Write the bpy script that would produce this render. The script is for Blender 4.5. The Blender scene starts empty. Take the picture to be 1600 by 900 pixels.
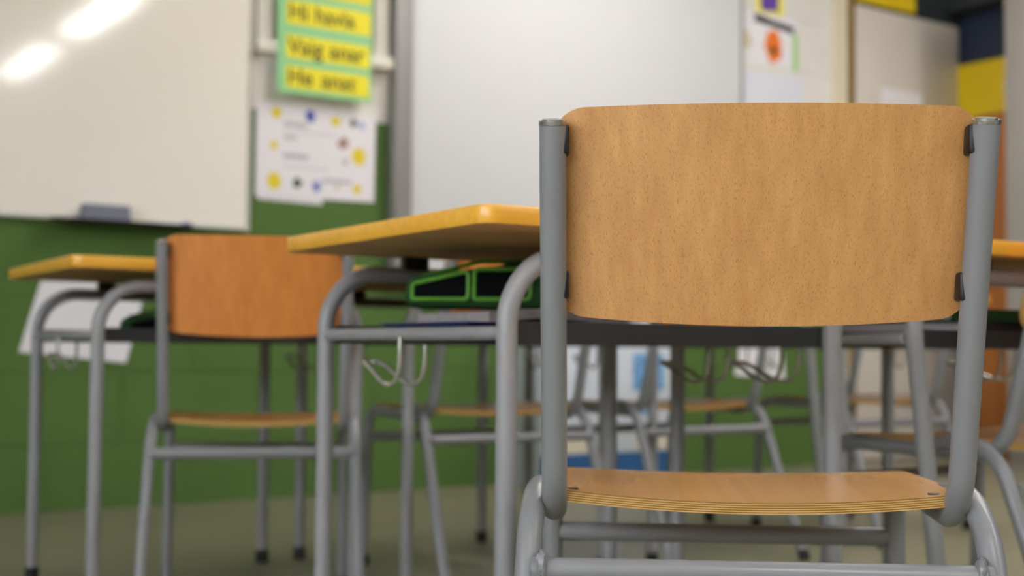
import bpy, bmesh, math, random
from mathutils import Vector, Matrix, Quaternion
random.seed(7)
PI = math.pi
S = bpy.context.scene
COL = S.collection

# ------------------------------------------------------------------ camera
F_PX, PITCH, ROLL, CAM_H, PHI = 2065.0, 0.0451, 0.0083, 0.5202, 0.5993
WALL_Y = 4.2045
RIGHT_X = 5.62
CEIL = 3.0
cam_data = bpy.data.cameras.new('camera')
cam = bpy.data.objects.new('camera', cam_data)
COL.objects.link(cam)
cam_data.sensor_width = 36.0
cam_data.lens = F_PX / 1600 * 36.0
cam_data.clip_start = 0.02
cam_data.dof.use_dof = True
cam_data.dof.focus_distance = 1.15
cam_data.dof.aperture_fstop = 4.4
r0 = Vector((math.cos(PHI), -math.sin(PHI), 0))
fl = Vector((math.sin(PHI), math.cos(PHI), 0))
fw = fl * math.cos(PITCH) + Vector((0, 0, math.sin(PITCH)))
u0 = -fl * math.sin(PITCH) + Vector((0, 0, math.cos(PITCH)))
rr = r0 * math.cos(ROLL) + u0 * math.sin(ROLL)
uu = u0 * math.cos(ROLL) - r0 * math.sin(ROLL)
M = Matrix(((rr.x, uu.x, -fw.x, 0), (rr.y, uu.y, -fw.y, 0), (rr.z, uu.z, -fw.z, CAM_H), (0, 0, 0, 1)))
cam.matrix_world = M
S.camera = cam

# ------------------------------------------------------------------ world, exposure, lamps
SKY_STRENGTH = 13.5
w = bpy.data.worlds.new('world'); S.world = w
w.use_nodes = True
w.node_tree.nodes['Background'].inputs[0].default_value = (0.9, 0.95, 1.0, 1)
w.node_tree.nodes['Background'].inputs[1].default_value = SKY_STRENGTH
S.view_settings.view_transform = 'Standard'
S.view_settings.look = 'None'
S.view_settings.gamma = 1.0
S.view_settings.use_curve_mapping = False
S.view_settings.exposure = 0.0
try:
    S.cycles.use_denoising = True
    S.cycles.max_bounces = 8
    S.cycles.sample_clamp_indirect = 6.0
except Exception:
    pass
LAMP_STRENGTH = 33.0
LAMP_SPOTS = [(-0.1, -1.6), (2.92, -3.35), (2.92, -1.35), (2.92, 0.75), (2.92, 2.75), (4.85, 1.9)]  # last spot: unseen extra lamp added to brighten the right side

# ------------------------------------------------------------------ materials
def srgb(r, g, b):
    def f(c):
        c /= 255.0
        return c / 12.92 if c <= 0.04045 else ((c + 0.055) / 1.055) ** 2.4
    return (f(r), f(g), f(b), 1.0)

def mat(name, col, rough=0.5, metal=0.0, coat=0.0, bump=0.0, bscale=200.0, vary=0.0, vscale=6.0, emit=None, es=0.0, spec=0.5):
    m = bpy.data.materials.new(name); m.use_nodes = True
    nt = m.node_tree; b = nt.nodes['Principled BSDF']
    b.inputs['Base Color'].default_value = col
    b.inputs['Roughness'].default_value = rough
    b.inputs['Metallic'].default_value = metal
    b.inputs['Coat Weight'].default_value = coat
    b.inputs['Coat Roughness'].default_value = 0.15
    b.inputs['Specular IOR Level'].default_value = spec
    tc = nt.nodes.new('ShaderNodeTexCoord')
    if vary > 0:
        n = nt.nodes.new('ShaderNodeTexNoise'); n.inputs['Scale'].default_value = vscale; n.inputs['Detail'].default_value = 4
        nt.links.new(tc.outputs['Object'], n.inputs['Vector'])
        mr = nt.nodes.new('ShaderNodeMapRange')
        mr.inputs['From Min'].default_value = 0.3; mr.inputs['From Max'].default_value = 0.7
        mr.inputs['To Min'].default_value = 1 - vary; mr.inputs['To Max'].default_value = 1 + vary
        nt.links.new(n.outputs['Fac'], mr.inputs['Value'])
        mx = nt.nodes.new('ShaderNodeVectorMath'); mx.operation = 'SCALE'
        mx.inputs[0].default_value = col[:3]
        nt.links.new(mr.outputs[0], mx.inputs['Scale'])
        nt.links.new(mx.outputs[0], b.inputs['Base Color'])
    if bump > 0:
        n2 = nt.nodes.new('ShaderNodeTexNoise'); n2.inputs['Scale'].default_value = bscale; n2.inputs['Detail'].default_value = 3
        nt.links.new(tc.outputs['Object'], n2.inputs['Vector'])
        bp = nt.nodes.new('ShaderNodeBump'); bp.inputs['Strength'].default_value = bump; bp.inputs['Distance'].default_value = 0.002
        nt.links.new(n2.outputs['Fac'], bp.inputs['Height']); nt.links.new(bp.outputs[0], b.inputs['Normal'])
    if emit:
        b.inputs['Emission Color'].default_value = emit
        b.inputs['Emission Strength'].default_value = es
    return m

def wood(name, light, dark, axis='Z', rough=0.38, coat=0.25, plies=False, pores=True, scale=1.0):
    """straight-grained beech: long soft streaks plus short pore flecks along one axis"""
    m = bpy.data.materials.new(name); m.use_nodes = True
    nt = m.node_tree; N = nt.nodes; L = nt.links; b = N['Principled BSDF']
    b.inputs['Roughness'].default_value = rough
    b.inputs['Coat Weight'].default_value = coat; b.inputs['Coat Roughness'].default_value = 0.22
    tc = N.new('ShaderNodeTexCoord')
    def noise(s_long, s_cross, detail, rgh=0.6):
        mp = N.new('ShaderNodeMapping')
        sc = [s_cross] * 3; sc['XYZ'.index(axis)] = s_long
        mp.inputs['Scale'].default_value = [v * scale for v in sc]
        L.new(tc.outputs['Object'], mp.inputs['Vector'])
        n = N.new('ShaderNodeTexNoise'); n.inputs['Scale'].default_value = 1.0
        n.inputs['Detail'].default_value = detail; n.inputs['Roughness'].default_value = rgh
        L.new(mp.outputs[0], n.inputs['Vector'])
        return n.outputs['Fac']
    streak = noise(1.1, 75, 5); broad = noise(1.0, 13, 2)
    add = N.new('ShaderNodeMath'); add.operation = 'MULTIPLY_ADD'
    add.inputs[1].default_value = 0.65; L.new(streak, add.inputs[0])
    ml = N.new('ShaderNodeMath'); ml.operation = 'MULTIPLY'; ml.inputs[1].default_value = 0.35
    L.new(broad, ml.inputs[0]); L.new(ml.outputs[0], add.inputs[2])
    cr = N.new('ShaderNodeValToRGB')
    cr.color_ramp.elements[0].position = 0.33; cr.color_ramp.elements[0].color = dark
    cr.color_ramp.elements[1].position = 0.66; cr.color_ramp.elements[1].color = light
    L.new(add.outputs[0], cr.inputs[0])
    col = cr.outputs[0]
    if pores:
        pn = noise(150, 1300, 1, 0.5)
        pr = N.new('ShaderNodeValToRGB')
        pr.color_ramp.elements[0].position = 0.28; pr.color_ramp.elements[0].color = (0.70, 0.62, 0.56, 1)
        pr.color_ramp.elements[1].position = 0.42; pr.color_ramp.elements[1].color = (1, 1, 1, 1)
        L.new(pn, pr.inputs[0])
        mx = N.new('ShaderNodeMix'); mx.data_type = 'RGBA'; mx.blend_type = 'MULTIPLY'; mx.inputs[0].default_value = 1.0
        L.new(col, mx.inputs[6]); L.new(pr.outputs[0], mx.inputs[7]); col = mx.outputs[2]
        bp = N.new('ShaderNodeBump'); bp.inputs['Strength'].default_value = 0.12; bp.inputs['Distance'].default_value = 0.001
        L.new(pn, bp.inputs['Height']); L.new(bp.outputs[0], b.inputs['Normal'])
    if plies:
        at = N.new('ShaderNodeAttribute'); at.attribute_name = 'ply'
        mu = N.new('ShaderNodeMath'); mu.operation = 'MULTIPLY'; mu.inputs[1].default_value = 5 * 2 * PI
        L.new(at.outputs['Fac'], mu.inputs[0])
        sn = N.new('ShaderNodeMath'); sn.operation = 'SINE'; L.new(mu.outputs[0], sn.inputs[0])
        pr2 = N.new('ShaderNodeValToRGB')
        pr2.color_ramp.elements[0].position = 0.25; pr2.color_ramp.elements[0].color = srgb(120, 82, 34)
        pr2.color_ramp.elements[1].position = 0.8; pr2.color_ramp.elements[1].color = srgb(214, 170, 92)
        mr = N.new('ShaderNodeMapRange'); mr.inputs['From Min'].default_value = -1; mr.inputs['From Max'].default_value = 1
        L.new(sn.outputs[0], mr.inputs['Value']); L.new(mr.outputs[0], pr2.inputs[0])
        col = pr2.outputs[0]
    L.new(col, b.inputs['Base Color'])
    return m

def wall_paint(name, low, high, split, joints=True, axis='X'):
    """two-tone painted concrete block: courses show as shallow grooves"""
    m = bpy.data.materials.new(name); m.use_nodes = True
    nt = m.node_tree; N = nt.nodes; L = nt.links; b = N['Principled BSDF']
    b.inputs['Roughness'].default_value = 0.75; b.inputs['Specular IOR Level'].default_value = 0.15
    geo = N.new('ShaderNodeNewGeometry'); sp = N.new('ShaderNodeSeparateXYZ'); L.new(geo.outputs['Position'], sp.inputs[0])
    gt = N.new('ShaderNodeMath'); gt.operation = 'GREATER_THAN'; gt.inputs[1].default_value = split
    L.new(sp.outputs['Z'], gt.inputs[0])
    mx = N.new('ShaderNodeMix'); mx.data_type = 'RGBA'
    L.new(gt.outputs[0], mx.inputs[0]); mx.inputs[6].default_value = low; mx.inputs[7].default_value = high
    n = N.new('ShaderNodeTexNoise'); n.inputs['Scale'].default_value = 5; n.inputs['Detail'].default_value = 5
    L.new(geo.outputs['Position'], n.inputs['Vector'])
    mr = N.new('ShaderNodeMapRange'); mr.inputs['To Min'].default_value = 0.9; mr.inputs['To Max'].default_value = 1.1
    L.new(n.outputs['Fac'], mr.inputs['Value'])
    sc = N.new('ShaderNodeVectorMath'); sc.operation = 'SCALE'; L.new(mx.outputs[2], sc.inputs[0]); L.new(mr.outputs[0], sc.inputs['Scale'])
    L.new(sc.outputs[0], b.inputs['Base Color'])
    if joints:
        cb = N.new('ShaderNodeCombineXYZ'); L.new(sp.outputs[axis], cb.inputs[0])
        ad = N.new('ShaderNodeMath'); ad.operation = 'ADD'; ad.inputs[1].default_value = 0.0224
        L.new(sp.outputs['Z'], ad.inputs[0]); L.new(ad.outputs[0], cb.inputs[1])
        br = N.new('ShaderNodeTexBrick'); br.inputs['Scale'].default_value = 1.0
        br.inputs['Brick Width'].default_value = 0.455; br.inputs['Row Height'].default_value = 0.2277
        br.inputs['Mortar Size'].default_value = 0.004; br.inputs['Mortar Smooth'].default_value = 0.6
        br.inputs['Color1'].default_value = (1, 1, 1, 1); br.inputs['Color2'].default_value = (1, 1, 1, 1); br.inputs['Mortar'].default_value = (0, 0, 0, 1)
        L.new(cb.outputs[0], br.inputs['Vector'])
        bp = N.new('ShaderNodeBump'); bp.inputs['Strength'].default_value = 0.9; bp.inputs['Distance'].default_value = 0.006
        L.new(br.outputs['Color'], bp.inputs['Height']); L.new(bp.outputs[0], b.inputs['Normal'])
    return m

def floor_mat():
    m = mat('floor_vinyl', srgb(124, 120, 97), 0.42, vary=0.07, vscale=3.0, spec=0.35)
    return m

MAT = dict(
    paint=mat('grey_tube_paint', srgb(132, 132, 135), 0.36, coat=0.15, bump=0.04, bscale=900),
    paint_old=mat('grey_desk_paint', srgb(146, 145, 147), 0.42, coat=0.1, bump=0.05, bscale=700, vary=0.05, vscale=20),
    cap=mat('bare_steel_cap', srgb(190, 190, 190), 0.25, metal=0.9, bump=0.3, bscale=300),
    black=mat('black_plastic', srgb(18, 18, 20), 0.45),
    wood_back=wood('beech_backrest', srgb(214, 160, 100), srgb(190, 134, 78), 'Z'),
    wood_seat=wood('beech_seat', srgb(224, 168, 102), srgb(214, 156, 91), 'Y', rough=0.22, coat=0.5, pores=False),
    wood_back2=wood('orange_beech_backrest', srgb(224, 144, 68), srgb(202, 120, 50), 'Z', pores=False),
    wood_seat2=wood('orange_beech_seat', srgb(196, 132, 66), srgb(170, 106, 46), 'Y', rough=0.35, pores=False),
    ply=wood('plywood_edge', srgb(200, 150, 80), srgb(150, 100, 40), 'X', plies=True, pores=False, coat=0.0, rough=0.6),
    desk_edge=wood('varnished_beech_edge', srgb(246, 188, 70), srgb(226, 160, 46), 'X', pores=False, rough=0.35),
    desk_under=wood('desk_underside', srgb(226, 184, 130), srgb(198, 156, 104), 'X', pores=False, rough=0.6, coat=0.0),
    tray=mat('dark_steel_tray', srgb(42, 42, 43), 0.5),
    wire=mat('bright_wire', srgb(200, 200, 190), 0.22, metal=0.7),
    ceiling=mat('ceiling_paint', srgb(178, 174, 166), 0.8),
    white_wall=mat('white_wall_paint', srgb(150, 146, 138), 0.7, vary=0.02),
    board=mat('glossy_whiteboard', srgb(244, 238, 226), 0.075, coat=0.0, spec=0.5, vary=0.012, vscale=2.0),
    screen=mat('matt_projection_board', srgb(214, 214, 216), 0.6),
    frame_grey=mat('aluminium_frame', srgb(150, 148, 146), 0.45, metal=0.2),
    frame_white=mat('white_frame', srgb(205, 202, 194), 0.4),
    trunk=mat('white_trunking', srgb(228, 224, 212), 0.5),
    paper=mat('white_paper', srgb(232, 228, 232), 0.7),
    paper_cool=mat('bluish_paper', srgb(222, 222, 232), 0.7),
    green_card=mat('mint_green_card', srgb(150, 210, 150), 0.7),
    yellow_card=mat('yellow_card', srgb(240, 226, 40), 0.65),
    ink=mat('olive_ink', srgb(62, 54, 26), 0.7),
    grey_ink=mat('faint_grey_print', srgb(188, 184, 190), 0.8),
    sun=mat('yellow_print', srgb(228, 204, 40), 0.7),
    blue_ink=mat('blue_print', srgb(70, 84, 176), 0.7),
    lilac_ink=mat('lilac_print', srgb(176, 178, 220), 0.7),
    green_ink=mat('green_print', srgb(66, 84, 62), 0.7),
    brown_ink=mat('brown_print', srgb(168, 132, 124), 0.7),
    beige_ink=mat('beige_print', srgb(214, 200, 170), 0.7),
    eraser=mat('grey_blue_felt', srgb(128, 130, 146), 0.8, bump=0.3, bscale=300),
    purple=mat('purple_plastic', srgb(98, 60, 160), 0.5),
    orange=mat('orange_paint', srgb(236, 120, 30), 0.7),
    lime=mat('lime_green_paper', srgb(164, 208, 128), 0.7),
    dark_ink=mat('black_marker_print', srgb(46, 42, 40), 0.7),
    door_grey=mat('grey_door_laminate', srgb(212, 203, 192), 0.5, vary=0.02),
    locker=mat('grey_locker_steel', srgb(160, 154, 148), 0.45, vary=0.02),
    cream=mat('cream_jamb', srgb(224, 212, 184), 0.6),
    jamb=wood('stained_wood_jamb', srgb(150, 112, 44), srgb(100, 80, 30), 'Z', pores=False),
    orange_wood=wood('orange_cabinet_wood', srgb(176, 106, 36), srgb(150, 84, 24), 'Z', pores=False),
    yellow_paint=mat('yellow_gloss_paint', srgb(232, 200, 20), 0.5),
    navy=mat('navy_paint', srgb(34, 46, 70), 0.6),
    dark_beam=mat('charcoal_paint', srgb(38, 44, 48), 0.6),
    box_white=mat('pale_carton', srgb(206, 212, 222), 0.5, vary=0.04, vscale=8),
    box_blue=mat('blue_carton', srgb(48, 98, 152), 0.5),
    box_cream=mat('cream_carton', srgb(224, 216, 196), 0.6),
    box_pic=mat('blue_picture_print', srgb(110, 160, 210), 0.6, vary=0.5, vscale=60),
    navy_cloth=mat('dark_navy_pages', srgb(24, 34, 72), 0.8),
    folder=mat('navy_blue_folder', srgb(30, 44, 100), 0.35),
    magazine=mat('grey_magazine_pages', srgb(150, 142, 140), 0.6, vary=0.1, vscale=60),
    pouch=mat('bright_green_pouch', srgb(84, 148, 38), 0.5),
    pouch_dark=mat('dark_green_fabric', srgb(18, 62, 20), 0.8, bump=0.4, bscale=400),
    mesh=mat('black_mesh_panel', srgb(10, 11, 13), 0.9, spec=0.1),
    floor=floor_mat(),
    wall_green=wall_paint('two_tone_block_paint', srgb(85, 113, 58), srgb(228, 224, 216), 1.33),
)
g = bpy.data.materials.new('clear_pane'); g.use_nodes = True
_n = g.node_tree.nodes; _b = _n['Principled BSDF']; _t = _n.new('ShaderNodeBsdfTransparent'); _m = _n.new('ShaderNodeMixShader')
_b.inputs['Roughness'].default_value = 0.02; _m.inputs[0].default_value = 0.06
g.node_tree.links.new(_t.outputs[0], _m.inputs[1]); g.node_tree.links.new(_b.outputs[0], _m.inputs[2]); g.node_tree.links.new(_m.outputs[0], _n['Material Output'].inputs['Surface'])
MAT['glass'] = g
MAT['lamp'] = mat('lamp_diffuser', (1, 1, 1, 1), 0.5, emit=(1.0, 0.975, 0.94, 1), es=LAMP_STRENGTH)

# ------------------------------------------------------------------ mesh helpers
def link(name, me, parent=None, loc=None, rz=0.0):
    o = bpy.data.objects.new(name, me); COL.objects.link(o)
    if parent: o.parent = parent
    if loc is not None: o.location = loc
    if rz: o.rotation_euler = (0, 0, rz)
    return o

def finish(name, bm, mats, parent=None, loc=None, rz=0.0, smooth=True, angle=40):
    bmesh.ops.recalc_face_normals(bm, faces=bm.faces)
    me = bpy.data.meshes.new(name); bm.to_mesh(me); bm.free()
    if not isinstance(mats, (list, tuple)): mats = [mats]
    for m in mats: me.materials.append(MAT[m] if isinstance(m, str) else m)
    if smooth:
        for p in me.polygons: p.use_smooth = True
        try: me.set_sharp_from_angle(angle=math.radians(angle))
        except Exception: pass
    return link(name, me, parent, loc, rz)

def fillet(pts, rad, n=8):
    pts = [Vector(p) for p in pts]; out = [pts[0]]
    for i in range(1, len(pts) - 1):
        r = rad[i - 1] if isinstance(rad, (list, tuple)) else rad
        a, b, c = pts[i - 1], pts[i], pts[i + 1]
        d1 = (a - b).normalized(); d2 = (c - b).normalized()
        ang = d1.angle(d2)
        if r <= 0 or ang > PI - 0.02: out.append(b); continue
        t = min(r / math.tan(ang / 2), (a - b).length * 0.49 if i > 1 else (a - b).length * 0.98, (c - b).length * 0.49 if i < len(pts) - 2 else (c - b).length * 0.98)
        r = t * math.tan(ang / 2)
        cen = b + (d1 + d2).normalized() * (r / math.sin(ang / 2))
        s = b + d1 * t - cen; e = b + d2 * t - cen
        q = s.rotation_difference(e)
        for k in range(n + 1):
            out.append(cen + Quaternion().slerp(q, k / n) @ s)
    out.append(pts[-1]); return out

def add_tube(bm, path, r, seg=20, caps=True, closed=False):
    path = [Vector(p) for p in path]; n = len(path); rings = []
    T = []
    for i in range(n):
        if closed: t = path[(i + 1) % n] - path[i - 1]
        else: t = path[min(i + 1, n - 1)] - path[max(i - 1, 0)]
        T.append(t.normalized())
    up = Vector((0, 0, 1)) if abs(T[0].z) < 0.9 else Vector((1, 0, 0))
    nrm = (up - T[0] * up.dot(T[0])).normalized()
    for i in range(n):
        if i: nrm = (T[i - 1].rotation_difference(T[i]) @ nrm); nrm = (nrm - T[i] * nrm.dot(T[i])).normalized()
        bi = T[i].cross(nrm)
        rings.append([bm.verts.new(path[i] + (nrm * math.cos(2 * PI * k / seg) + bi * math.sin(2 * PI * k / seg)) * r) for k in range(seg)])
    for i in range(n if closed else n - 1):
        a, b = rings[i], rings[(i + 1) % n]
        for k in range(seg): bm.faces.new((a[k], a[(k + 1) % seg], b[(k + 1) % seg], b[k]))
    if caps and not closed:
        bm.faces.new(list(reversed(rings[0]))); bm.faces.new(rings[-1])

def smooth_path(pts, n=5):
    P = [Vector(p) for p in pts]; P = [2 * P[0] - P[1]] + P + [2 * P[-1] - P[-2]]; out = []
    for i in range(1, len(P) - 2):
        a, b, c, d = P[i - 1:i + 3]
        for k in range(n):
            t = k / n
            out.append(.5 * (2 * b + (c - a) * t + (2 * a - 5 * b + 4 * c - d) * t * t + (3 * b - a - 3 * c + d) * t ** 3))
    return out + [P[-2]]

def tube(name, path, r, m, parent=None, seg=20, closed=False):
    bm = bmesh.new(); add_tube(bm, path, r, seg, True, closed)
    return finish(name, bm, m, parent)

def add_box(bm, x0, x1, y0, y1, z0, z1, bev=0.0, seg=2, mi=0):
    r = bmesh.ops.create_cube(bm, size=1.0)
    vs = r['verts']
    for v in vs:
        v.co = Vector(((x0 + x1) / 2 + v.co.x * (x1 - x0), (y0 + y1) / 2 + v.co.y * (y1 - y0), (z0 + z1) / 2 + v.co.z * (z1 - z0)))
    fs = list({f for v in vs for f in v.link_faces})
    for f in fs: f.material_index = mi
    if bev > 0:
        es = list({e for v in vs for e in v.link_edges})
        bmesh.ops.bevel(bm, geom=es, offset=bev, segments=seg, affect='EDGES', profile=0.5)

def box(name, b, m, parent=None, bev=0.0, loc=None, rz=0.0, seg=2):
    bm = bmesh.new(); add_box(bm, *b, bev=bev, seg=seg)
    return finish(name, bm, m, parent, loc, rz)

def rrect(x0, x1, y0, y1, r, n=6):
    pts = []
    for cx, cy, a0 in ((x1 - r, y1 - r, 0), (x0 + r, y1 - r, 90), (x0 + r, y0 + r, 180), (x1 - r, y0 + r, 270)):
        for k in range(n + 1):
            a = math.radians(a0 + 90 * k / n); pts.append((cx + r * math.cos(a), cy + r * math.sin(a)))
    return pts

def prism(name, pts, to3, t, m, parent=None, bev=0.0, smooth=True, loc=None, rz=0.0):
    """outline pts (2D) -> to3(u, v, w) for w in 0..t"""
    bm = bmesh.new()
    a = [bm.verts.new(to3(u, v, 0)) for u, v in pts]; b = [bm.verts.new(to3(u, v, t)) for u, v in pts]
    n = len(pts)
    fa = bm.faces.new(a); fb = bm.faces.new(list(reversed(b)))
    for i in range(n): bm.faces.new((a[i], b[i], b[(i + 1) % n], a[(i + 1) % n]))
    bmesh.ops.recalc_face_normals(bm, faces=bm.faces)
    if bev > 0:
        es = [e for e in bm.edges if (fa in e.link_faces or fb in e.link_faces)]
        bmesh.ops.bevel(bm, geom=es, offset=bev, segments=2, affect='EDGES', profile=0.5)
    return finish(name, bm, m, parent, loc, rz, smooth)

def disc_pts(cx, cy, rx, ry=None, n=20, jag=0.0):
    ry = ry or rx
    return [(cx + rx * (1 + jag * random.uniform(-1, 1)) * math.cos(2 * PI * k / n), cy + ry * (1 + jag * random.uniform(-1, 1)) * math.sin(2 * PI * k / n)) for k in range(n)]

def empty(name, loc, rz=0.0):
    o = bpy.data.objects.new(name, None); COL.objects.link(o)
    o.location = loc; o.rotation_euler = (0, 0, rz); o.empty_display_size = 0.05
    return o

def tag(o, label, cat, group=None):
    o['label'] = label; o['category'] = cat
    if group: o['group'] = group
    return o

def struct(o): o['kind'] = 'structure'; return o

def copy_tree(o, parent=None):
    c = o.copy(); COL.objects.link(c)
    if parent: c.parent = parent
    for ch in list(o.children): copy_tree(ch, c)
    return c

def sheet_grid(bm, fn, nu, nv, t_fn, mi_top=0, mi_edge=1, mi_bot=0):
    """thin curved plate: fn(u, v, s) gives the point on side s (0 bottom .. 1 top); edges are subdivided for the plies"""
    lay = bm.verts.layers.float.new('ply')
    top = [[None] * (nv + 1) for _ in range(nu + 1)]; bot = [[None] * (nv + 1) for _ in range(nu + 1)]
    for i in range(nu + 1):
        for j in range(nv + 1):
            u, v = i / nu, j / nv
            a = bm.verts.new(fn(u, v, 1)); a[lay] = 1.0; b = bm.verts.new(fn(u, v, 0)); b[lay] = 0.0
            top[i][j] = a; bot[i][j] = b
    for i in range(nu):
        for j in range(nv):
            bm.faces.new((top[i][j], top[i + 1][j], top[i + 1][j + 1], top[i][j + 1])).material_index = mi_top
            bm.faces.new((bot[i][j], bot[i][j + 1], bot[i + 1][j + 1], bot[i + 1][j])).material_index = mi_bot
    ring = [(i, 0) for i in range(nu)] + [(nu, j) for j in range(nv)] + [(i, nv) for i in range(nu, 0, -1)] + [(0, j) for j in range(nv, 0, -1)]
    for k in range(len(ring)):
        i, j = ring[k]; i2, j2 = ring[(k + 1) % len(ring)]
        bm.faces.new((top[i][j], bot[i][j], bot[i2][j2], top[i2][j2])).material_index = mi_edge

def square_to_round(u, v, hw, hh, r):
    """map unit square grid to a rounded rectangle by pulling the corners in"""
    x = (u * 2 - 1) * hw; y = (v * 2 - 1) * hh
    ax, ay = abs(x) - (hw - r), abs(y) - (hh - r)
    if ax > 0 and ay > 0:
        # square corner -> quarter disc
        m = max(ax, ay); l = math.hypot(ax, ay)
        k = m / l
        ax, ay = ax * k, ay * k
        x = math.copysign(hw - r + ax, x); y = math.copysign(hh - r + ay, y)
    return x, y

def axis_samples(h, r, n_mid, n_cor):
    """sample positions -h..h, dense over the corner zones"""
    s = [-h + r * k / n_cor for k in range(n_cor)]
    s += [-h + r + 2 * (h - r) * k / n_mid for k in range(n_mid)]
    s += [h - r + r * k / n_cor for k in range(n_cor + 1)]
    return s

def plate(name, hw, hh, r, place, mats, parent, n_mid=22, n_cor=7, t=0.0105):
    """rounded plate, place(x, y, s) -> point; s is 0..1 through the thickness"""
    xs = axis_samples(hw, r, n_mid, n_cor); ys = axis_samples(hh, r, n_mid, n_cor)
    bm = bmesh.new()
    def fn(u, v, s):
        x = xs[round(u * (len(xs) - 1))]; y = ys[round(v * (len(ys) - 1))]
        x, y = square_to_round((x / hw + 1) / 2, (y / hh + 1) / 2, hw, hh, r)
        return place(x, y, s)
    sheet_grid(bm, fn, len(xs) - 1, len(ys) - 1, None)
    return finish(name, bm, mats, parent, angle=50)

# ------------------------------------------------------------------ room shell (large structure)
def slab(name, b, m):
    return struct(box(name, b, m))
slab('floor', (-3.2, RIGHT_X + 0.1, -4.6, WALL_Y + 0.1, -0.1, 0.0), 'floor')
slab('ceiling', (-3.2, RIGHT_X + 0.1, -4.6, WALL_Y + 0.1, CEIL, CEIL + 0.1), 'ceiling')
slab('wall_back', (-3.1, 4.806, WALL_Y, WALL_Y + 0.1, 0, CEIL), 'wall_green')
def pierced_wall(name, holes, lo, hi, to, n0):
    """wall with window openings; to(a, d, z) gives a point from position along the wall, depth and height"""
    def bx(bm, a0, a1, d0, d1, z0, z1):
        p, q = to(a0, d0), to(a1, d1)
        add_box(bm, min(p[0], q[0]), max(p[0], q[0]), min(p[1], q[1]), max(p[1], q[1]), z0, z1)
    wl = bmesh.new()
    bx(wl, lo, hi, 0, .1, 0, .95); bx(wl, lo, hi, 0, .1, 2.45, CEIL)
    ed = [lo] + [v for p in holes for v in p] + [hi]
    for i in range(0, len(ed), 2): bx(wl, ed[i], ed[i + 1], 0, .1, .95, 2.45)
    struct(finish(name, wl, 'white_wall', smooth=False))
    for k, (a, b_) in enumerate(holes):
        fb = bmesh.new(); m = (a + b_) / 2
        for (c0, c1, z0, z1) in ((a, b_, .95, 1.0), (a, b_, 2.40, 2.45), (a, a + .05, 1.0, 2.40), (b_ - .05, b_, 1.0, 2.40), (m - .025, m + .025, 1.0, 2.40)):
            bx(fb, c0, c1, .02, .07, z0, z1)
        wf = struct(finish('window_%d' % (n0 + k), fb, 'frame_white', smooth=False))
        pb = bmesh.new(); bx(pb, a + .05, b_ - .05, .043, .047, 1.0, 2.40)
        finish('pane', pb, 'glass', wf, smooth=False)
pierced_wall('wall_left', [(-3.2, -1.8), (-1.5, -0.1), (0.2, 1.6)], -4.5, WALL_Y + .1, lambda a, d: (-3.1 - d, a), 1)
slab('wall_front', (-3.2, RIGHT_X + 0.1, -4.6, -4.5, 0, CEIL), 'white_wall')
slab('wall_right', (RIGHT_X, RIGHT_X + 0.1, -4.5, WALL_Y + 0.1, 0, CEIL), 'navy')
slab('trim_1', (4.806, RIGHT_X, WALL_Y + 0.002, WALL_Y + 0.1, 2.165, CEIL), 'dark_beam')          # wall above the door
slab('trim_2', (4.668, 4.760, WALL_Y - 0.012, WALL_Y, 0, 2.6), 'cream')                      # cream jamb
slab('trim_3', (4.762, 4.802, WALL_Y - 0.02, WALL_Y, 0, 2.6), 'jamb')                        # stained wood jamb
slab('trim_4', (RIGHT_X - 0.03, RIGHT_X - 0.001, 3.62, WALL_Y, 1.20, 1.96), 'yellow_paint')        # yellow band on the right wall
slab('trim_5', (4.83, 5.24, WALL_Y - 0.02, WALL_Y + 0.001, 2.175, 2.75), 'yellow_paint')    # yellow panel above the door
slab('trim_6', (RIGHT_X - 0.12, RIGHT_X - 0.001, 3.0, WALL_Y, 2.22, 2.34), 'dark_beam')

slab('sky_leak_panel', (4.80, RIGHT_X + .1, WALL_Y + 0.06, WALL_Y + 0.1, 0, 2.17), 'dark_beam')       # unseen panel added behind the door to block leaking sky light

# door leaf
d = struct(box('door_1', (4.81, 5.60, WALL_Y, WALL_Y + 0.045, 0.008, 2.16), 'door_grey', bev=0.002))
hb = bmesh.new()
add_tube(hb, fillet([(5.53, WALL_Y, 1.02), (5.53, WALL_Y - 0.045, 1.02), (5.43, WALL_Y - 0.045, 1.02)], 0.01, 5), 0.008, 12)
finish('door_handle', hb, 'cap', d)

# ------------------------------------------------------------------ ceiling luminaires
def luminaire(x, y, label):
    t = empty('ceiling_luminaire', (x, y, CEIL))
    tag(t, label, 'ceiling light', 'linear ceiling lights')
    bm = bmesh.new()
    add_box(bm, -0.14, 0.14, -0.76, -0.745, -0.055, 0); add_box(bm, -0.14, 0.14, 0.745, 0.76, -0.055, 0)
    add_box(bm, -0.14, -0.128, -0.745, 0.745, -0.055, 0); add_box(bm, 0.128, 0.14, -0.745, 0.745, -0.055, 0)
    finish('housing', bm, 'trunk', t, smooth=False)
    box('diffuser', (-0.127, 0.127, -0.744, 0.744, -0.05, -0.02), 'lamp', t)
    return t
pos_words = {(-0.1, 0.5): 'nearest the camera, in the left row', (-0.1, 2.6): 'in the left row, towards the green wall',
             (-0.1, -1.6): 'alone on the left, behind the camera', (2.92, -3.35): 'at the far end of the right row, behind the camera',
             (2.92, -1.35): 'in the right row, third from the green wall', (2.92, 0.75): 'in the right row, above the nearest desks',
             (4.85, 1.9): 'added to brighten the right side, before the grey locker',
             (2.92, 2.75): 'in the right row, closest to the green wall'}
for (x, y) in LAMP_SPOTS:
    luminaire(x, y, 'long white ceiling light ' + pos_words[(x, y)])

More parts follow.
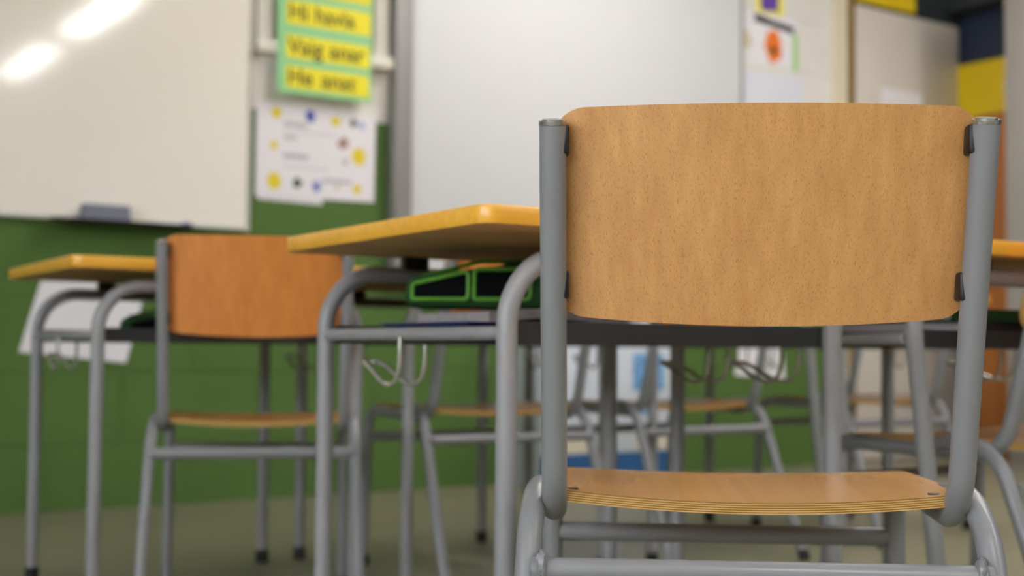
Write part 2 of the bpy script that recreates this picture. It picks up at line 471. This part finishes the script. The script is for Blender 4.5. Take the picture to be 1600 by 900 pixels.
# ------------------------------------------------------------------ chairs
CR = 0.0118
def make_chair(wx=1.0, back='wood_back', seatm='wood_seat', detail=True):
    t = empty('school_chair', (0, 0, 0))
    # seat: dished across the back, falling away at the front
    hw, y0, y1 = 0.1975 * wx, 0.0165, 0.352
    hh = (y1 - y0) / 2; cy = (y0 + y1) / 2; th = 0.0105
    def place_seat(x, y, s):
        yy = y + cy; k = (x / hw)
        f = max(0.0, (yy - 0.24) / 0.112)
        back_f = max(0.0, 1 - yy / 0.30)
        z = 0.3905 - 0.0125 * (1 - min(1, k * k)) * (0.35 + 0.65 * back_f) - 0.017 * f * f - 0.002 * (1 - back_f)
        xx = x * (1 - 0.055 * yy / 0.35)
        return Vector((xx, yy - 0.0 * s, z - th * (1 - s)))
    plate('seat', hw, hh, 0.024, place_seat, [seatm, 'ply'], t, t=th)
    # backrest: bowed away from the sitter, leaning with the posts
    bw = 0.1870 * wx; bz0, bz1 = 0.5515, 0.7310
    bh = (bz1 - bz0) / 2; bc = (bz0 + bz1) / 2; tb = 0.009
    def place_back(x, y, s):
        k = x / bw
        z = y + bc
        fz = (z - bz0) / (bz1 - bz0)
        z -= 0.0105 * (1 - k * k) * (1 - fz) ** 2
        lean = -(z - 0.40) * 0.2605
        yb = lean + 0.0135 + 0.004 - 0.026 * (1 - k * k)
        return Vector((x, yb + tb * s, z))
    plate('backrest', bw, bh, 0.030, place_back, [back, 'ply'], t, t=tb)
    for s in (-1, 1):
        X = lambda v: s * v * wx
        path = fillet([(X(.1850), -.0825, .7165), (X(.1840), 0.010, .3655), (X(.1965), .330, .372), (X(.1995), .345, .012)], [.062, .048], 10)
        tube('side_tube', path, CR, 'paint', t, 24)
        bm = bmesh.new()
        ax = Vector((0, -.0825 - .010, .7165 - .3655)).normalized()
        p0 = Vector((X(.1850), -.0825, .7165))
        add_tube(bm, [p0 - ax * .002, p0 + ax * .0016], CR * 1.04, 24)
        add_tube(bm, [p0 + ax * .0015, p0 + ax * .003], CR * .8, 24)
        finish('post_cap', bm, 'cap', t)
        leg = tube('rear_leg', fillet([(X(.192), .150, .373), (X(.2055), .012, .394), (X(.2160), -.138, .010)], .085, 12), CR, 'paint', t, 24)
        tube('foot_cap', [(X(.2163), -.1415, 0.0), (X(.2158), -.133, .026)], .0142, 'black', t, 16)
        tube('foot_cap', [(X(.1996), .3452, 0.0), (X(.1993), .344, .026)], .0142, 'black', t, 16)
        if detail:
            # lumpy weld where the cross bar meets the leg
            bm = bmesh.new()
            bmesh.ops.create_icosphere(bm, subdivisions=3, radius=1.0)
            for v in bm.verts:
                n = 1 + 0.16 * math.sin(v.co.x * 9 + v.co.z * 7 + s) * math.cos(v.co.y * 8 + v.co.z * 5)
                v.co = Vector((v.co.x * .0062 * n + X(.1935), v.co.y * .0135 * n - .0275, v.co.z * .0165 * n + .3225))
            finish('weld', bm, 'paint', t)
        for (zc, tz) in ((.7022, .0128), (.5770, .0128)):
            ly = -(zc - .40) * .2605
            o = box('back_clip', (min(X(.1705), X(.1835)), max(X(.1705), X(.1835)), ly - .004, ly + .0195, zc - tz, zc + tz), 'black', t, bev=.003)
    xb = .2075 * wx
    tube('rear_crossbar', [(-xb + .004, -.0245, .3205), (xb - .004, -.0245, .3205)], .0112, 'paint', t, 20)
    tube('front_crossbar', [(-.198 * wx, .335, .306), (.198 * wx, .335, .306)], .0108, 'paint', t, 20)
    if detail:
        for (x, y) in ((-.168, .035), (.168, .035), (-.176, .27), (.176, .27)):
            bm = bmesh.new()
            k = x / hw; zz = .3905 - .0125 * (1 - k * k) * .8 - 0.001
            if y > .2: zz = .3905 - .0125 * (1 - k * k) * .42 - .0018 - 0.0015
            add_tube(bm, [(x, y, zz - .004), (x, y, zz + .0012)], .0055, 14)
            finish('rivet', bm, 'tray', t)
    return t

chair_a = make_chair()
chair_a.location = (0.8700, 0.8759, 0); chair_a.rotation_euler = (0, 0, -0.6667)
tag(chair_a, 'large sharp grey tube chair with pale beech backrest in the foreground', 'chair')

far_chair = make_chair(1.0, 'wood_back2', 'wood_seat2', detail=False)
def place_chair(o, x, y, rz, label, sc=(1, 1, 1)):
    o.location = (x, y, 0); o.rotation_euler = (0, 0, rz); o.scale = sc
    tag(o, label, 'chair', 'grey tube chairs with orange wooden seats')
place_chair(far_chair, 1.022, 2.363, -0.43, 'orange beech chair at the left, its full backrest seen from behind', (.92, .92, .99))
place_chair(copy_tree(far_chair), 1.665, 2.450, -0.09, 'blurred chair under the desks, left of the large blue and white box')
place_chair(copy_tree(far_chair), 2.245, 2.450, 0.0, 'blurred chair seen under the near backrest, in front of the blue and white box')
place_chair(copy_tree(far_chair), 3.005, 2.480, 0.0, 'blurred chair standing in front of the grey door')
place_chair(copy_tree(far_chair), 1.880, 1.190, 0.0, 'chair at the right edge seen side on, its seat tube curving up to the post')

# ------------------------------------------------------------------ desks
DA, DB, DT = 0.5325, 0.524, 0.6836
OX, OY0, OY1 = 0.0627, 0.050, 0.026
def make_desk(bent=None, dx=0.0):
    t = empty('school_desk', (0, 0, 0))
    R = 0.0128
    # tabletop: edge band and underside as one thick plate
    x0, x1, y0, y1 = -OX, DA + OX, -OY0, DB + OY1
    top = prism('tabletop', rrect(x0, x1, y0, y1, .024, 8), lambda u, v, q: Vector((u, v, DT - .0225 + q)), .0225, ['desk_edge', 'desk_under'], t, bev=.002)
    for p in top.data.polygons:
        if p.normal.z < -0.9 and p.center.z < DT - .02: p.material_index = 1
    for yy in (0.0, DB):
        for s, xl in ((1, 0.0), (-1, DA)):
            ft = dx if bent == (s, yy) else 0.0
            path = fillet([(xl + ft, yy, .012), (xl, yy, .632), (DA / 2, yy, .632)], .085, 12)
            l = tube('leg', path, R, 'paint_old', t, 24)
            tube('foot_cap', [(xl + ft, yy, 0), (xl + ft * .97, yy, .03)], .0152, 'black', l, 16)
        for xs in (.15, .34):
            box('spacer', (xs - .02, xs + .02, yy - .012, yy + .012, .640, DT - .0226), 'black', t, bev=.002)
    for xs in (0.0, DA):
        tube('side_bar', [(xs, .006, .5373), (xs, DB - .006, .5373)], .0088, 'paint_old', t, 18)
    # book tray
    bm = bmesh.new()
    add_box(bm, .010, DA - .010, .012, DB - .010, .524, .5265)
    add_box(bm, .010, DA - .010, .010, .0125, .524, .552)
    add_box(bm, .010, DA - .010, DB - .0125, DB - .010, .524, .5515)
    finish('book_tray', bm, 'tray', t, smooth=False)
    for s, xs in ((-1, 0.0), (1, DA)):
        # twin wire bag hook: two wires drop from the bar, sweep out and rise to a rounded nose
        yc = .24
        half = [(.019, 0, .534), (.019, 0, .505), (.0185, .008, .480), (.018, .032, .469), (.0165, .062, .474), (.015, .092, .487), (.012, .120, .497), (.006, .134, .4985)]
        pts = [(xs - a, yc + b_, c_) for a, b_, c_ in half] + [(xs + a, yc + b_, c_) for a, b_, c_ in reversed(half)]
        tube('bag_hook', smooth_path(pts), .0034, 'wire', t, 10)
    return t

desk_proto = make_desk()
def place_desk(o, x, y, rz, label):
    o.location = (x, y, 0); o.rotation_euler = (0, 0, rz)
    tag(o, label, 'desk', 'grey tube school desks')
place_desk(desk_proto, 0.8775, 1.2944, -0.0441, 'nearest desk with yellow edged top, a green pouch on its tray')
place_desk(make_desk((1, 0.0), .085), 1.545, 1.250, -0.045, 'desk at the right edge, partly hidden behind the near chair')
place_desk(copy_tree(desk_proto), 0.7602, 2.4922, -0.0496, 'leftmost desk, a blurred yellow edged top beside the orange backrest')
place_desk(copy_tree(desk_proto), 1.415, 2.462, 0.0, 'blurred far desk behind the nearest desk, left of the blue and white box')
place_desk(make_desk((-1, 0.0), .075), 2.098, 2.462, 0.0, 'blurred far desk seen under the near backrest, before the blue and white box')
place_desk(copy_tree(desk_proto), 2.770, 2.462, 0.0, 'blurred far desk nearest to the grey door')

for o in list(S.objects):
    if o.name.startswith('bag_hook') and o.parent.location.y > 2.45 and o.parent.location.x > 1.2:
        o.scale.y = .5; o.location.y = .12            # the far row carries shorter hooks

# ------------------------------------------------------------------ things on the desk trays
TZ = 0.5268
def soft_block(name, b, m, parent, bulge=.006, bev=.008):
    bm = bmesh.new(); add_box(bm, *b, bev=bev, seg=3)
    return finish(name, bm, m, parent)
# folder and magazine on the nearest desk
f = empty('plastic_folder', (1.055, 1.53, TZ), -0.05)
box('cover', (-.155, .16, -.13, .12, 0, .0022), 'folder', f)
box('cover', (-.155, .16, -.13, .12, .0240, .0262), 'folder', f)
box('page_block', (-.150, .157, -.125, .115, .0023, .0239), 'navy_cloth', f)
box('spine', (.158, .1615, -.13, .12, 0, .0262), 'folder', f, bev=.001)
tag(f, 'dark blue folder lying on the tray of the nearest desk', 'folder')
bm = bmesh.new()
NU, NV = 16, 6
rows = []
for k in range(2):
    g = []
    for i in range(NU + 1):
        col = []
        for j in range(NV + 1):
            u = i / NU; v = j / NV
            z = .0150 + .006 * math.sin(u * PI * 1.3) ** 2 + k * .013
            col.append(bm.verts.new((-.115 + .25 * u, -.105 + .19 * v, z)))
        g.append(col)
    rows.append(g)
for i in range(NU):
    for j in range(NV):
        bm.faces.new((rows[1][i][j], rows[1][i + 1][j], rows[1][i + 1][j + 1], rows[1][i][j + 1]))
        bm.faces.new((rows[0][i][j], rows[0][i][j + 1], rows[0][i + 1][j + 1], rows[0][i + 1][j]))
ring = [(i, 0) for i in range(NU)] + [(NU, j) for j in range(NV)] + [(i, NV) for i in range(NU, 0, -1)] + [(0, j) for j in range(NV, 0, -1)]
for k in range(len(ring)):
    a, b_ = ring[k], ring[(k + 1) % len(ring)]
    bm.faces.new((rows[1][a[0]][a[1]], rows[0][a[0]][a[1]], rows[0][b_[0]][b_[1]], rows[1][b_[0]][b_[1]]))
o = finish('magazine', bm, 'magazine', None, (1.05, 1.52, TZ + .0117), -0.02)
tag(o, 'grey edged soft magazine bending over the blue folder', 'magazine')

def pouch(x, y, z, rz, label, wide, high, body='pouch_dark', rim='pouch', windows=2):
    """zipped pencil pouch: fabric body, bright piping around dark mesh windows on its front and side"""
    t = empty('pencil_pouch', (x, y, z), rz)
    tag(t, label, 'pencil case')
    bm = bmesh.new(); add_box(bm, -wide / 2, wide / 2, -.055, .055, 0, high, bev=.012, seg=3)
    for v in bm.verts:
        if v.co.z > high * .5: v.co.z -= max(0, (-v.co.x)) * 0.24; v.co.y *= .82
    finish('body', bm, body, t)
    def slope(x): return max(0, -x) * 0.24
    n = windows; gap = .008; w0 = (wide - .03) / n
    for i in range(n):
        xa = -wide / 2 + .012 + i * w0; xb = xa + w0 - gap
        za, zb_, zc = .012, high - .012 - slope(xa), high - .012 - slope(xb)
        pts = [(xa, za), (xb, za), (xb, zc), (xa, zb_)]
        prism('mesh_window', pts, lambda u, v, q: Vector((u, -.0555 + (v / high) * .008 - q, v)), .002, 'mesh', t, smooth=False)
        loop = fillet([Vector((u, -.0580 + (v / high) * .008, v)) for u, v in pts + pts[:1]], .006, 3)
        tube('piping', loop, .0030, rim, t, 8)
    zp = fillet([Vector((-wide / 2 + .015, 0, high - .0 - slope(-wide / 2 + .015))), Vector((0, 0, high + .001)), Vector((wide / 2 - .015, 0, high + .001))], .02, 3)
    tube('zip', zp, .003, rim, t, 8)
    return t
pouch(1.012, 1.561, TZ + .047, -0.67, 'green pencil pouch with black windows on the nearest desk tray', .20, .066)
pouch(0.95, 2.62, TZ, -0.25, 'dark green pouch on the tray of the leftmost desk', .20, .07, windows=2, rim='pouch_dark')
# books on the right hand desk
def book(name, x, y, z, rz, w_, d_, h_, cover, label):
    t = empty(name, (x, y, z), rz); tag(t, label, 'book', 'books on the right hand desk tray')
    box('page_block', (-w_ / 2 + .003, w_ / 2 - .003, -d_ / 2, d_ / 2 - .003, .002, h_ - .002), 'paper', t)
    bm = bmesh.new()
    add_box(bm, -w_ / 2, w_ / 2, -d_ / 2, d_ / 2, 0, .002); add_box(bm, -w_ / 2, w_ / 2, -d_ / 2, d_ / 2, h_ - .002, h_)
    add_box(bm, -w_ / 2, w_ / 2, -d_ / 2 - .002, -d_ / 2, 0, h_)
    finish('cover', bm, cover, t, smooth=False)
    return t
book('exercise_book', 1.78, 1.40, TZ, 0.0, .21, .24, .022, 'pouch_dark', 'dark green book at the bottom of the right hand desk tray')
book('exercise_book', 1.81, 1.41, TZ + .022, 0.08, .20, .23, .018, 'tray', 'dark grey book on top of the green one in the right hand desk tray')
book('exercise_book', 1.80, 1.40, TZ + .040, -0.05, .19, .22, .020, 'pouch_dark', 'uppermost green book in the right hand desk tray')
book('exercise_book', 1.975, 1.45, TZ, -0.1, .14, .20, .035, 'magazine', 'thick grey book beside the stack in the right hand desk tray')

# ------------------------------------------------------------------ green wall: boards and papers
WY = WALL_Y
def on_wall(u, v, q): return Vector((u, WY - q, v))
def wall_at(off): return lambda u, v, q: Vector((u, WY - off - q, v))

# glossy whiteboard on the left
wb = empty('whiteboard', (0.58, WY, 0.91)); tag(wb, 'glossy whiteboard at the left with lamp glare on it', 'whiteboard')
def rel(t): return lambda u, v, q: Vector((u, v, q))
bm = bmesh.new(); add_box(bm, -1.19, 1.19, -.016, 0, .008, 1.292)
panel = finish('panel', bm, 'board', wb)
bm = bmesh.new()
for pts in ([(-1.198, .004), (1.198, .004)], [(1.196, 0), (1.196, 1.30)], [(-1.196, 0), (-1.196, 1.30)], [(-1.198, 1.296), (1.198, 1.296)]):
    (a, b_), (c_, d_) = pts
    add_box(bm, min(a, c_) - .006, max(a, c_) + .006, -.022, 0, min(b_, d_) - .006, max(b_, d_) + .006, bev=.003)
finish('frame', bm, 'frame_white', wb)
bm = bmesh.new()
prf = [(-.020, .012), (-.085, .000), (-.088, .012), (-.083, .012), (-.082, .006), (-.020, .018)]
xa, xb = .534, .973
va = [bm.verts.new((xa, y, z - .012)) for y, z in prf]; vb = [bm.verts.new((xb, y, z - .012)) for y, z in prf]
bm.faces.new(va); bm.faces.new(list(reversed(vb)))
for i in range(len(prf)): bm.faces.new((va[i], vb[i], vb[(i + 1) % len(prf)], va[(i + 1) % len(prf)]))
finish('pen_tray', bm, 'black', wb, smooth=False)
er = empty('board_eraser', (1.282, WY - .052, 0.909)); tag(er, 'grey blue eraser on the tray of the left whiteboard', 'eraser')
box('felt_pad', (-.077, .077, -.022, .022, 0, .022), 'eraser', er, bev=.003)
box('grip', (-.076, .076, -.021, .021, .022, .050), 'eraser', er, bev=.008)
mk = empty('board_marker', (1.50, WY - .05, 0.912)); tag(mk, 'small purple and white marker lying on the whiteboard tray', 'marker')
tube('barrel', [(-.05, 0, 0), (.03, 0, 0)], .007, 'paper', mk, 12)
tube('marker_cap', [(.03, 0, 0), (.065, 0, 0)], .0078, 'purple', mk, 12)

# matt board in the middle with a wide grey upright
ib = empty('projection_board', (3.18, WY - .001, 0.76)); tag(ib, 'wide matt white board in the middle with a broad grey left upright', 'whiteboard')
box('panel', (-.795, .862, -.040, 0, 0, 1.50), 'screen', ib, bev=.002)
box('left_upright', (-.864, -.793, -.062, 0, -.012, 1.52), 'frame_grey', ib, bev=.004)
box('right_edge', (.862, .876, -.046, 0, -.012, 1.52), 'frame_grey', ib, bev=.002)
box('bottom_edge', (-.793, .862, -.046, 0, -.012, 0), 'frame_grey', ib, bev=.002)
box('top_edge', (-.793, .862, -.046, 0, 1.50, 1.52), 'frame_grey', ib, bev=.002)

# cable trunking between the boards
tk = empty('cable_trunking', (2.06, WY - .001, 1.54)); tag(tk, 'white cable trunking running between the two boards', 'trunking')
box('channel', (-.27, .258, -.045, 0, -.018, .024), 'trunk', tk, bev=.004)
box('riser', (-.262, -.200, -.022, 0, .024, 1.0), 'trunk', tk, bev=.003)
box('riser', (.19, .25, -.018, 0, .024, 1.0), 'trunk', tk, bev=.003)

# vocabulary cards
def text_mesh(name, body, size, m, parent, x, y, z, depth=.0012, tilt=0.0):
    cu = bpy.data.curves.new(name, 'FONT'); cu.body = body; cu.size = size; cu.extrude = depth / 2; cu.align_x = 'LEFT'; cu.align_y = 'CENTER'; cu.offset = size * .012
    tmp = bpy.data.objects.new(name, cu); COL.objects.link(tmp)
    dg = bpy.context.evaluated_depsgraph_get(); dg.update()
    me = bpy.data.meshes.new_from_object(tmp.evaluated_get(dg))
    bpy.data.objects.remove(tmp); me.materials.clear(); me.materials.append(MAT[m])
    o = link(name, me, parent, (x, y, z)); o.rotation_euler = (PI / 2, tilt, 0)
    return o
gc = empty('vocabulary_poster', (2.04, WY - .046, 1.385)); tag(gc, 'mint green poster strip with yellow phrase cards between the boards', 'poster')
prism('backing_sheet', [(-.180, 0), (.182, .004), (.186, .62), (-.186, .62)], lambda u, v, q: Vector((u, -.002 - q, v)), .0014, 'green_card', gc, smooth=False)
for zc, h_, w_, body in ((.060, .078, .322, 'He anat'), (.166, .082, .324, 'Vaig anar'), (.285, .084, .326, 'Hi havia'), (.395, .084, .326, None), (.505, .084, .326, None)):
    cd = prism('phrase_card', [(-.150, zc - h_ / 2 + .001), (-.150 + w_, zc - h_ / 2 - .001), (-.150 + w_, zc + h_ / 2 - .003), (-.150, zc + h_ / 2)], lambda u, v, q: Vector((u, -.0036 - q, v)), .001, 'yellow_card', gc, smooth=False)
    if body:
        wx_ = -.142
        for word, adv in zip(body.split(' '), {'He anat': (.128, 0), 'Vaig anar': (.158, 0), 'Hi havia': (.098, 0)}[body]):
            text_mesh('lettering', word, .078, 'ink', cd, wx_, -.0048, zc); wx_ += adv

# certificate style sheet
sh = empty('illustrated_sheet', (2.035, WY - .004, 1.19)); tag(sh, 'white landscape sheet with small yellow and blue drawings around its border', 'poster')
prism('sheet', [(-.230, -.158), (.228, -.152), (.232, .160), (-.229, .164)], lambda u, v, q: Vector((u, -q, v)), .0014, 'paper', sh, smooth=False)
def px_spot(u, v): return u, v
SPX = lambda px: -.230 + (px - 398) / 188 * .460
SPY = lambda py, px: .164 - (py - (160 + (px - 400) * .08)) / 145 * .320
for (px, py, rx, m, jg) in ((428, 176, .020, 'sun', .1), (480, 180, .020, 'blue_ink', .3), (521, 187, .018, 'sun', .1), (549, 189, .014, 'green_ink', .3), (563, 192, .014, 'lilac_ink', .2),
                            (425, 227, .014, 'sun', .3), (559, 243, .028, 'sun', .05), (426, 283, .026, 'sun', .08), (462, 287, .018, 'green_ink', .3), (492, 291, .020, 'lilac_ink', .3),
                            (491, 292, .012, 'blue_ink', .3), (525, 293, .011, 'beige_ink', .2), (557, 296, .017, 'sun', .2), (534, 222, .022, 'brown_ink', .35), (537, 252, .012, 'grey_ink', .3)):
    u, v = SPX(px), SPY(py, px)
    prism('drawing', disc_pts(u, v, rx, rx * (1.15 if rx > .025 else 1), 18, jg), lambda a, b2, q: Vector((a, -.0014 - q, b2)), .0006 if m != 'blue_ink' else .0009, m, sh, smooth=False)
for (px0, px1, py, h_) in ((440, 476, 193, .018), (440, 460, 214, .014), (440, 478, 243, .018), (500, 548, 282, .014), (440, 520, 204, .004), (440, 510, 260, .004)):
    u0_, u1_ = SPX(px0), SPX(px1); v = SPY(py, px0)
    prism('printed_line', [(u0_, v - h_ / 2), (u1_, v - h_ / 2), (u1_, v + h_ / 2), (u0_, v + h_ / 2)], lambda a, b2, q: Vector((a, -.0014 - q, b2)), .0005, 'grey_ink', sh, smooth=False)
# second page peeping out underneath
o = prism('paper_sheet', [(1.815, 1.020), (2.06, 1.016), (2.06, 1.10), (1.815, 1.10)], lambda u, v, q: Vector((u, WY - .001 - q, v)), .001, 'paper', None, smooth=False)
tag(o, 'plain sheet peeping out under the illustrated sheet', 'paper')

# papers low on the wall
o = prism('paper_sheet', [(1.041, .494), (1.372, .461), (1.43, .70), (1.105, .73)], lambda u, v, q: Vector((u, WY - .002 - q - .02 * (u - 1.04), v)), .0012, 'paper', None, smooth=False)
tag(o, 'white sheet low on the green wall behind the leftmost desk', 'paper')
o = prism('paper_sheet', [(4.046, .408), (4.352, .391), (4.335, .60), (4.075, .62)], lambda u, v, q: Vector((u, WY - .002 - q, v)), .0012, 'paper', None, smooth=False)
tag(o, 'white sheet low on the green wall, right of the blue and white box', 'paper')

# papers right of the middle board
def sheet(name, x0, x1, z0, z1, m, label, cat='paper', off=.002, sk=0.0):
    o = prism(name, [(x0, z0), (x1, z0 + sk), (x1, z1 + sk), (x0, z1)], wall_at(off), .0014, m, None, smooth=False)
    if label: tag(o, label, cat)
    return o
pp = empty('purple_picture', (4.26, WY - .002, 2.10)); tag(pp, 'purple picture on a yellow sheet high beside the middle board', 'poster')
prism('sheet', [(-.085, -.105), (.085, -.105), (.085, .16), (-.085, .16)], lambda u, v, q: Vector((u, -q, v)), .001, 'yellow_card', pp, smooth=False)
prism('drawing', [(-.056, -.055), (-.02, -.07), (.01, -.055), (.05, -.066), (.058, .13), (-.058, .13)], lambda u, v, q: Vector((u, -.001 - q, v)), .0006, 'purple', pp, smooth=False)
pd = empty('drawing_sheet', (4.27, WY - .003, 1.90)); tag(pd, 'white sheet with an orange figure and a lime green edge', 'poster')
prism('sheet', [(-.19, -.11), (.165, -.11), (.165, .125), (-.19, .125)], lambda u, v, q: Vector((u, -q, v)), .001, 'paper', pd, smooth=False)
prism('drawing', disc_pts(.012, -.018, .052, .075, 18, .14), lambda u, v, q: Vector((u, -.001 - q, v)), .0006, 'orange', pd, smooth=False)
prism('drawing', disc_pts(.010, -.036, .020, .018, 12, .3), lambda u, v, q: Vector((u, -.0016 - q, v)), .0006, 'dark_ink', pd, smooth=False)
prism('drawing', disc_pts(-.165, -.01, .045, .04, 12, .2), lambda u, v, q: Vector((u, -.001 - q, v)), .0006, 'beige_ink', pd, smooth=False)
prism('lime_edge', [(.135, -.112), (.168, -.112), (.168, .06), (.135, .06)], lambda u, v, q: Vector((u, -.001 - q, v)), .0006, 'lime', pd, smooth=False)
o = prism('paper_banner', [(4.165, 1.980), (4.27, 1.972), (4.41, 1.955), (4.41, 1.985), (4.27, 2.000), (4.165, 2.018)], wall_at(.005), .0016, 'dark_ink', None, smooth=False)
tag(o, 'narrow black strip above the orange figure', 'banner')
o = sheet('paper_sheet', 4.065, 4.475, 1.30, 1.758, 'paper_cool', 'large pale bluish sheet under the orange figure, right of the middle board')

# ------------------------------------------------------------------ far right: door papers, locker, cabinet
o = sheet('door_notice', 5.01, 5.31, 1.60, 1.785, 'paper', 'white notice on the grey door', 'notice', .001)
lk = empty('steel_locker', (5.385, 3.06, 0)); tag(lk, 'tall grey steel locker at the right edge with white notices', 'locker')
box('carcass', (-.178, .225, -.60, .600, .0, 2.35), 'locker', lk, bev=.004)
for y0, y1 in ((-.59, -.302), (-.298, -.002), (.002, .298), (.302, .590)):
    dr = box('door', (-.196, -.179, y0, y1, .06, 2.30), 'locker', lk, bev=.003)
    box('handle', (-.206, -.196, y0 + .03, y0 + .045, 1.05, 1.17), 'cap', dr, bev=.002)
for z0, z1, lab in ((1.80, 2.06, 'upper white notice on the grey locker at the right edge'), (1.01, 1.27, 'lower white notice on the grey locker at the right edge')):
    o = box('locker_notice', (5.1865, 5.1885, 3.28, 3.53, z0, z1), 'paper'); tag(o, lab, 'notice', 'notices on the grey locker')
cb = empty('wooden_cabinet', (5.53, 3.83, 0)); tag(cb, 'orange wooden cabinet between the grey door and the locker', 'cabinet')
box('carcass', (-.10, .085, -.155, .155, 0, 1.66), 'orange_wood', cb, bev=.004)
dr = box('door', (-.116, -.101, -.15, .15, .05, 1.64), 'orange_wood', cb, bev=.003)
box('handle', (-.126, -.116, -.12, -.10, .80, .92), 'cap', dr, bev=.002)
gb = empty('grey_storage_box', (5.50, 3.78, 1.66)); tag(gb, 'small grey box on top of the orange wooden cabinet', 'box')
box('body', (-.06, .10, -.09, .05, 0, .12), 'door_grey', gb, bev=.004)
box('lid', (-.065, .105, -.095, .055, .12, .14), 'door_grey', gb, bev=.004)

# big carton against the green wall
ct = empty('cardboard_carton', (3.147, 4.07, 0)); tag(ct, 'tall blue and white box standing against the green wall', 'box')
box('body', (-.312, .312, -.12, .125, .0, .66), 'box_white', ct, bev=.004)
box('blue_base', (-.314, .314, -.1225, -.1195, .002, .125), 'box_blue', ct)
box('cream_band', (.13, .305, -.1225, -.1195, .127, .190), 'box_cream', ct)
box('cream_band', (-.235, -.09, -.1225, -.1195, .127, .210), 'box_cream', ct)
box('printed_picture', (.12, .275, -.1225, -.1195, .36, .50), 'box_pic', ct)
box('printed_picture', (.15, .23, -.1225, -.1195, .27, .32), 'box_pic', ct)
